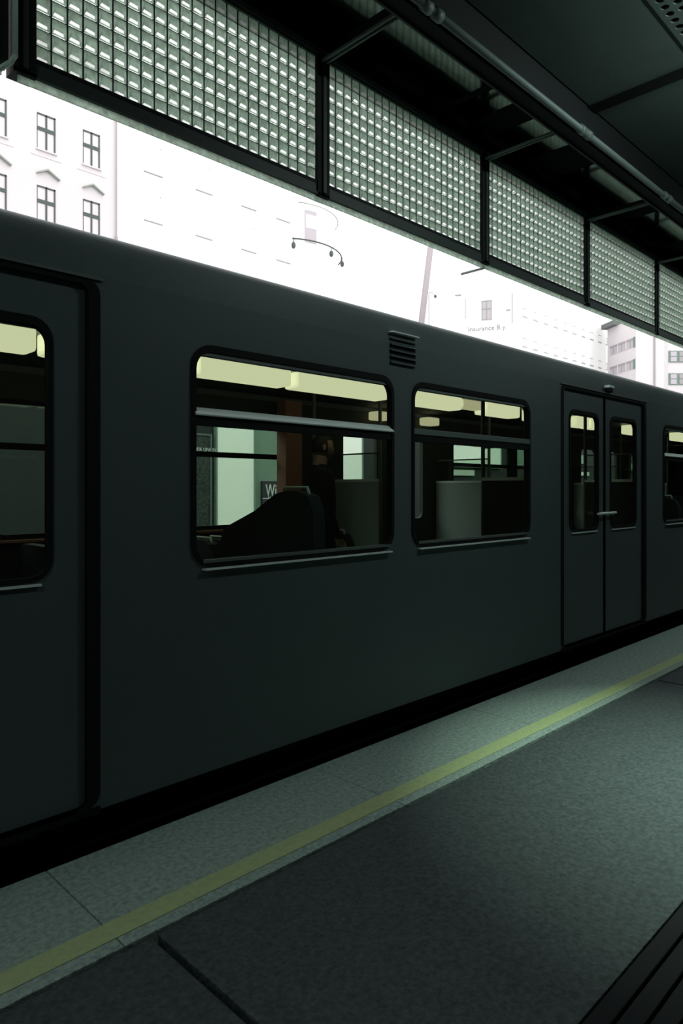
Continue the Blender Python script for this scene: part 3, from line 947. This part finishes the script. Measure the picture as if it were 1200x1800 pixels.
# -- bright house with pale windows and round corner bay
b2 = building('bright_house', 'blown out white house with faint pale windows and a round corner bay')
MB().box(20.4, 36.0, B1Y, B1Y + 8, 4.3, 27.0).build('facade', 'plaster_bright', b2)
for x in (22.3, 26.15, 29.95, 33.2):
    for zt in (EYE + 22.0, EYE + 18.9, EYE + 15.0):
        bwin(b2, x, zt - 1.75, 1.12, 1.75, B1Y, 'pale')
TC = Vector((37.3, 44.0)); TR = 4.2
mb = MB(); mb.rod((TC.x, TC.y, 4.3), (TC.x, TC.y, EYE + 21.9), TR, 40)
mb.build('corner_bay', 'plaster_bright', b2, False)
def on_bay(px, r=TR):
    t = (px - 600) / 1215
    k = (1 + t) / (1 - t)
    d = Vector((k, 1)).normalized()
    b = d.dot(TC); c = TC.dot(TC) - r*r
    disc = b*b - c
    s = b - math.sqrt(max(disc, 0))
    return d*s
def arc_pts(r, a0, a1, z, n=14):
    return [(TC.x + r*math.cos(math.radians(a0 + (a1 - a0)*i/n)), TC.y + r*math.sin(math.radians(a0 + (a1 - a0)*i/n)), z) for i in range(n + 1)]
MB().path(arc_pts(TR + 0.25, -125, -18, EYE + 22.1), 0.045, 6).build('cornice_rod', 'trim_shade_grey', b2)
rl = MB().path(arc_pts(TR + 0.55, -130, -25, EYE + 19.15), 0.06, 6).build('lamp_rail', 'iron_dark', b2)
for a in (-122, -80, -48):
    p = arc_pts(TR + 0.6, a, a, 0, 1)[0]
    MB().rod((p[0], p[1], EYE + 18.75), (p[0], p[1], EYE + 19.15), 0.03, 6).ball((p[0], p[1], EYE + 18.6), (0.17, 0.17, 0.26), 8).build('flood_lamp', 'iron_dark', rl)
# tall rose window in the bay, bent round it
pa = on_bay(531); pb = on_bay(556)
aa = math.degrees(math.atan2(pa.y - TC.y, pa.x - TC.x)); ab = math.degrees(math.atan2(pb.y - TC.y, pb.x - TC.x))
def bay_strip(a0, a1, z0, z1, r0, r1, name, m, parent):
    mb = MB()
    n = 4
    pts = [(TC.x + r1*math.cos(math.radians(a0 + (a1-a0)*i/n)), TC.y + r1*math.sin(math.radians(a0 + (a1-a0)*i/n))) for i in range(n+1)]
    pts += [(TC.x + r0*math.cos(math.radians(a1 + (a0-a1)*i/n)), TC.y + r0*math.sin(math.radians(a1 + (a0-a1)*i/n))) for i in range(n+1)]
    mb.poly_prism(pts, 'z', z0, z1)
    return mb.build(name, m, parent)
w = bay_strip(aa, ab, EYE + 19.2, EYE + 21.7, TR - 0.1, TR + 0.03, 'window', 'rose_pane', b2)
bay_strip(aa + 4, ab + 2, EYE + 20.3, EYE + 21.35, TR - 0.1, TR + 0.06, 'sun_blind', 'plaster_bright', w)
bay_strip(aa - 0.8, aa + 0.6, EYE + 19.9, EYE + 21.7, TR, TR + 0.07, 'frame', 'letter_grey', w)

# local frame along the viewing direction for the buildings farther off
F2 = Vector((1, 1)).normalized(); R2 = Vector((1, -1)).normalized()
def vp_pos(px, D): return F2*D + R2*((px - 600)/1215*D)
# -- insurance house: facade almost square to the view
D4 = 70.0
p4 = vp_pos(800, D4)
dirv = (R2*math.sin(math.radians(72)) - F2*math.cos(math.radians(72)))
rz4 = math.atan2(dirv.y, dirv.x)
b4 = empty('insurance_house', (p4.x, p4.y, 4.3), rz4, label='white office house with one four paned window above faint grey lettering', cat='building')
MB().box(-1.5, 6.0, 0, 7, 0, 22).build('facade', 'plaster_white', b4)
def l4(px, py):   # pixel to local x,z on that facade
    t = (px - 600)/1215
    d = F2 + R2*t
    n = Vector((-dirv.y, dirv.x))
    s = p4.dot(n) / d.dot(n)
    q = d*s
    return (q - p4).dot(dirv), EYE + (859 - py)*s/1215 - 4.3
x0, z1 = l4(846, 529); x1, z0 = l4(864, 562)
f = MB()
f.box(x0, x1, -0.05, 0.05, z1 - .08, z1); f.box(x0, x1, -0.05, 0.05, z0, z0 + .08)
f.box(x0, x0 + .08, -0.05, 0.05, z0, z1); f.box(x1 - .08, x1, -0.05, 0.05, z0, z1)
f.box((x0+x1)/2 - .04, (x0+x1)/2 + .04, -0.05, 0.05, z0, z1); zm = z0 + (z1-z0)*.58
f.box(x0, x1, -0.06, 0.05, zm - .05, zm + .05)
w = f.build('window', 'trim_shade_grey', b4)
for (a, b) in ((x0 + .08, (x0+x1)/2 - .04), ((x0+x1)/2 + .04, x1 - .08)):
    for (c, d) in ((z0 + .08, zm - .05), (zm + .05, z1 - .08)):
        MB().box(a, b, -0.02, 0.02, c, d).build('pane', 'rose_pane', w)
xa, za = l4(822, 583)
text('lettering', 'Insurance B y', 0.68, (xa, -0.03, za), (math.pi/2, 0, 0), 'letter_grey', b4, 0.02)
for px, py, wd in ((805, 519, .6), (893, 545, .4)):
    xa, za = l4(px, py)
    MB().box(xa - wd/2, xa + wd/2, -0.1, 0.0, za - .06, za + .06).build('wall_lamp', 'trim_shade_grey', b4)
xa, za = l4(818, 540)
MB().rod((xa, -.06, za - 1.2), (xa, -.06, za + .9), 0.035, 6).build('drain_pipe', 'sill_grey', b4)
xa, za = l4(900, 540)
MB().rod((xa, -.06, za - 1.6), (xa, -.06, za + 1.4), 0.04, 6).build('drain_pipe', 'sill_grey', b4)
# -- long white block with rows of small windows
B5Y = 48.0
b5 = building('long_block', 'long white block with rows of small windows above the train door')
xl = at(905, 0, B5Y).x; xr = at(1066, 0, B5Y).x
MB().box(xl, xr, B5Y, B5Y + 2.5, 4.3, 31).build('facade', 'plaster_white', b5)
x = at(918, 0, B5Y).x
while x < xr:
    for zs in (EYE + 23.0, EYE + 19.0, EYE + 15.0):
        bwin(b5, x, zs, 1.3, 1.0, B5Y, 'line')
    x += 2.83
# -- corner office with ribbon windows
D6 = 100.0
p6 = vp_pos(1117, D6)
dir6 = (F2 - R2*0.142).normalized()
b6 = empty('corner_office', (p6.x, p6.y, 4.3), math.atan2(dir6.y, dir6.x), label='white corner office with two ribbons of grey windows, right end of the skyline', cat='building')
# local +x runs away from the camera along the window face, the building body lies on its right (-y)
MB().box(0, 7.9, -4.4, 0, 0, 20.5 - 1.5 + 3).build('facade', 'plaster_rose', b6)
for zt, h in ((EYE + 22.0 - 4.3, 1.45), (EYE + 18.8 - 4.3, 1.4)):
    w = MB().box(0.3, 7.3, -0.1, 0.04, zt - h, zt).build('window', 'plaster_rose', b6)
    for i in range(3):
        a = 0.35 + i*2.33
        o = MB().box(a, a + 2.0, 0.02, 0.06, zt - h + .05, zt - .05).build('pane', 'rose_pane', w)
        MB().box(a + .95, a + 1.05, 0.05, 0.09, zt - h + .05, zt - .05).build('mullion', 'letter_grey', w)
        MB().box(a, a + 2.0, 0.05, 0.10, zt - .35, zt - .05).build('blind', 'letter_grey', w)
    MB().box(0.1, 0.5, 0.0, 0.12, zt - h, zt).build('end_post', 'band_green', w)
MB().box(4.6, 8.1, -3, 0.9, 22.0, 22.7).build('roof', 'roof_slate', b6)
MB().rod((-0.12, -2.9, 0), (-0.12, -2.9, 22), 0.12, 6).build('drain_pipe', 'drain_zinc', b6)
# -- banded office tower at the right edge
D7 = 120.0
p7 = vp_pos(1174, D7)
b7 = empty('banded_tower', (p7.x, p7.y, 4.3), math.atan2(R2.y, R2.x), label='tower with green window bands at the right edge of the skyline', cat='building')
MB().box(0, 22, 0, 18, 0, 34).build('facade', 'plaster_rose', b7)
for k in range(5):
    zc = EYE + (859 - 627)*D7/1215 - 4.3 + (k - 2)*3.9
    w = MB().box(0.0, 22, -0.15, 0.1, zc - 1.0, zc + 1.0).build('window_band', 'band_green', b7)
    for i in range(14):
        for (u, v) in ((-.85, -.05), (.08, .85)):
            MB().box(0.35 + i*1.5, 1.4 + i*1.5, -0.2, -0.1, zc + u, zc + v).build('pane', 'letter_grey' if i % 3 else 'rose_pane', w)

# -- leaning mast and a small street lamp between the houses
ma = at(741, 562, 16.0); mbp = at(757, 430, 16.0)
dv = (mbp - ma).normalized()
base = ma - dv * ((ma.z - 4.4) / dv.z); top = mbp + dv*2.5
ms = empty('leaning_mast', base, label='leaning rose grey mast rising past the canopy edge', cat='mast')
MB().rod((0, 0, 0), top - base, 0.125, 12, 0.115).build('pole', 'pole_rose', ms, True)
MB().rod((0, 0, 0), (0, 0, 0.12), 0.22, 12).build('foot', 'pole_rose', ms)
la = at(753.5, 560, 30.0)
sl = empty('street_lamp', (la.x, la.y, 4.4), label='thin street lamp right of the leaning mast', cat='street lamp')
zt = at(752, 513, 30.0).z - 4.4
MB().rod((0, 0, 0), (0, 0, zt), 0.035, 8).build('pole', 'drain_zinc', sl)
MB().path([(0, 0, zt), (0.15, -0.15, zt + 0.02), (0.28, -0.28, zt - 0.2)], 0.03, 6).build('arm', 'drain_zinc', sl)
MB().ball((0.32, -0.32, zt - 0.3), (0.11, 0.11, 0.12), 8).build('lamp_head', 'iron_dark', sl)
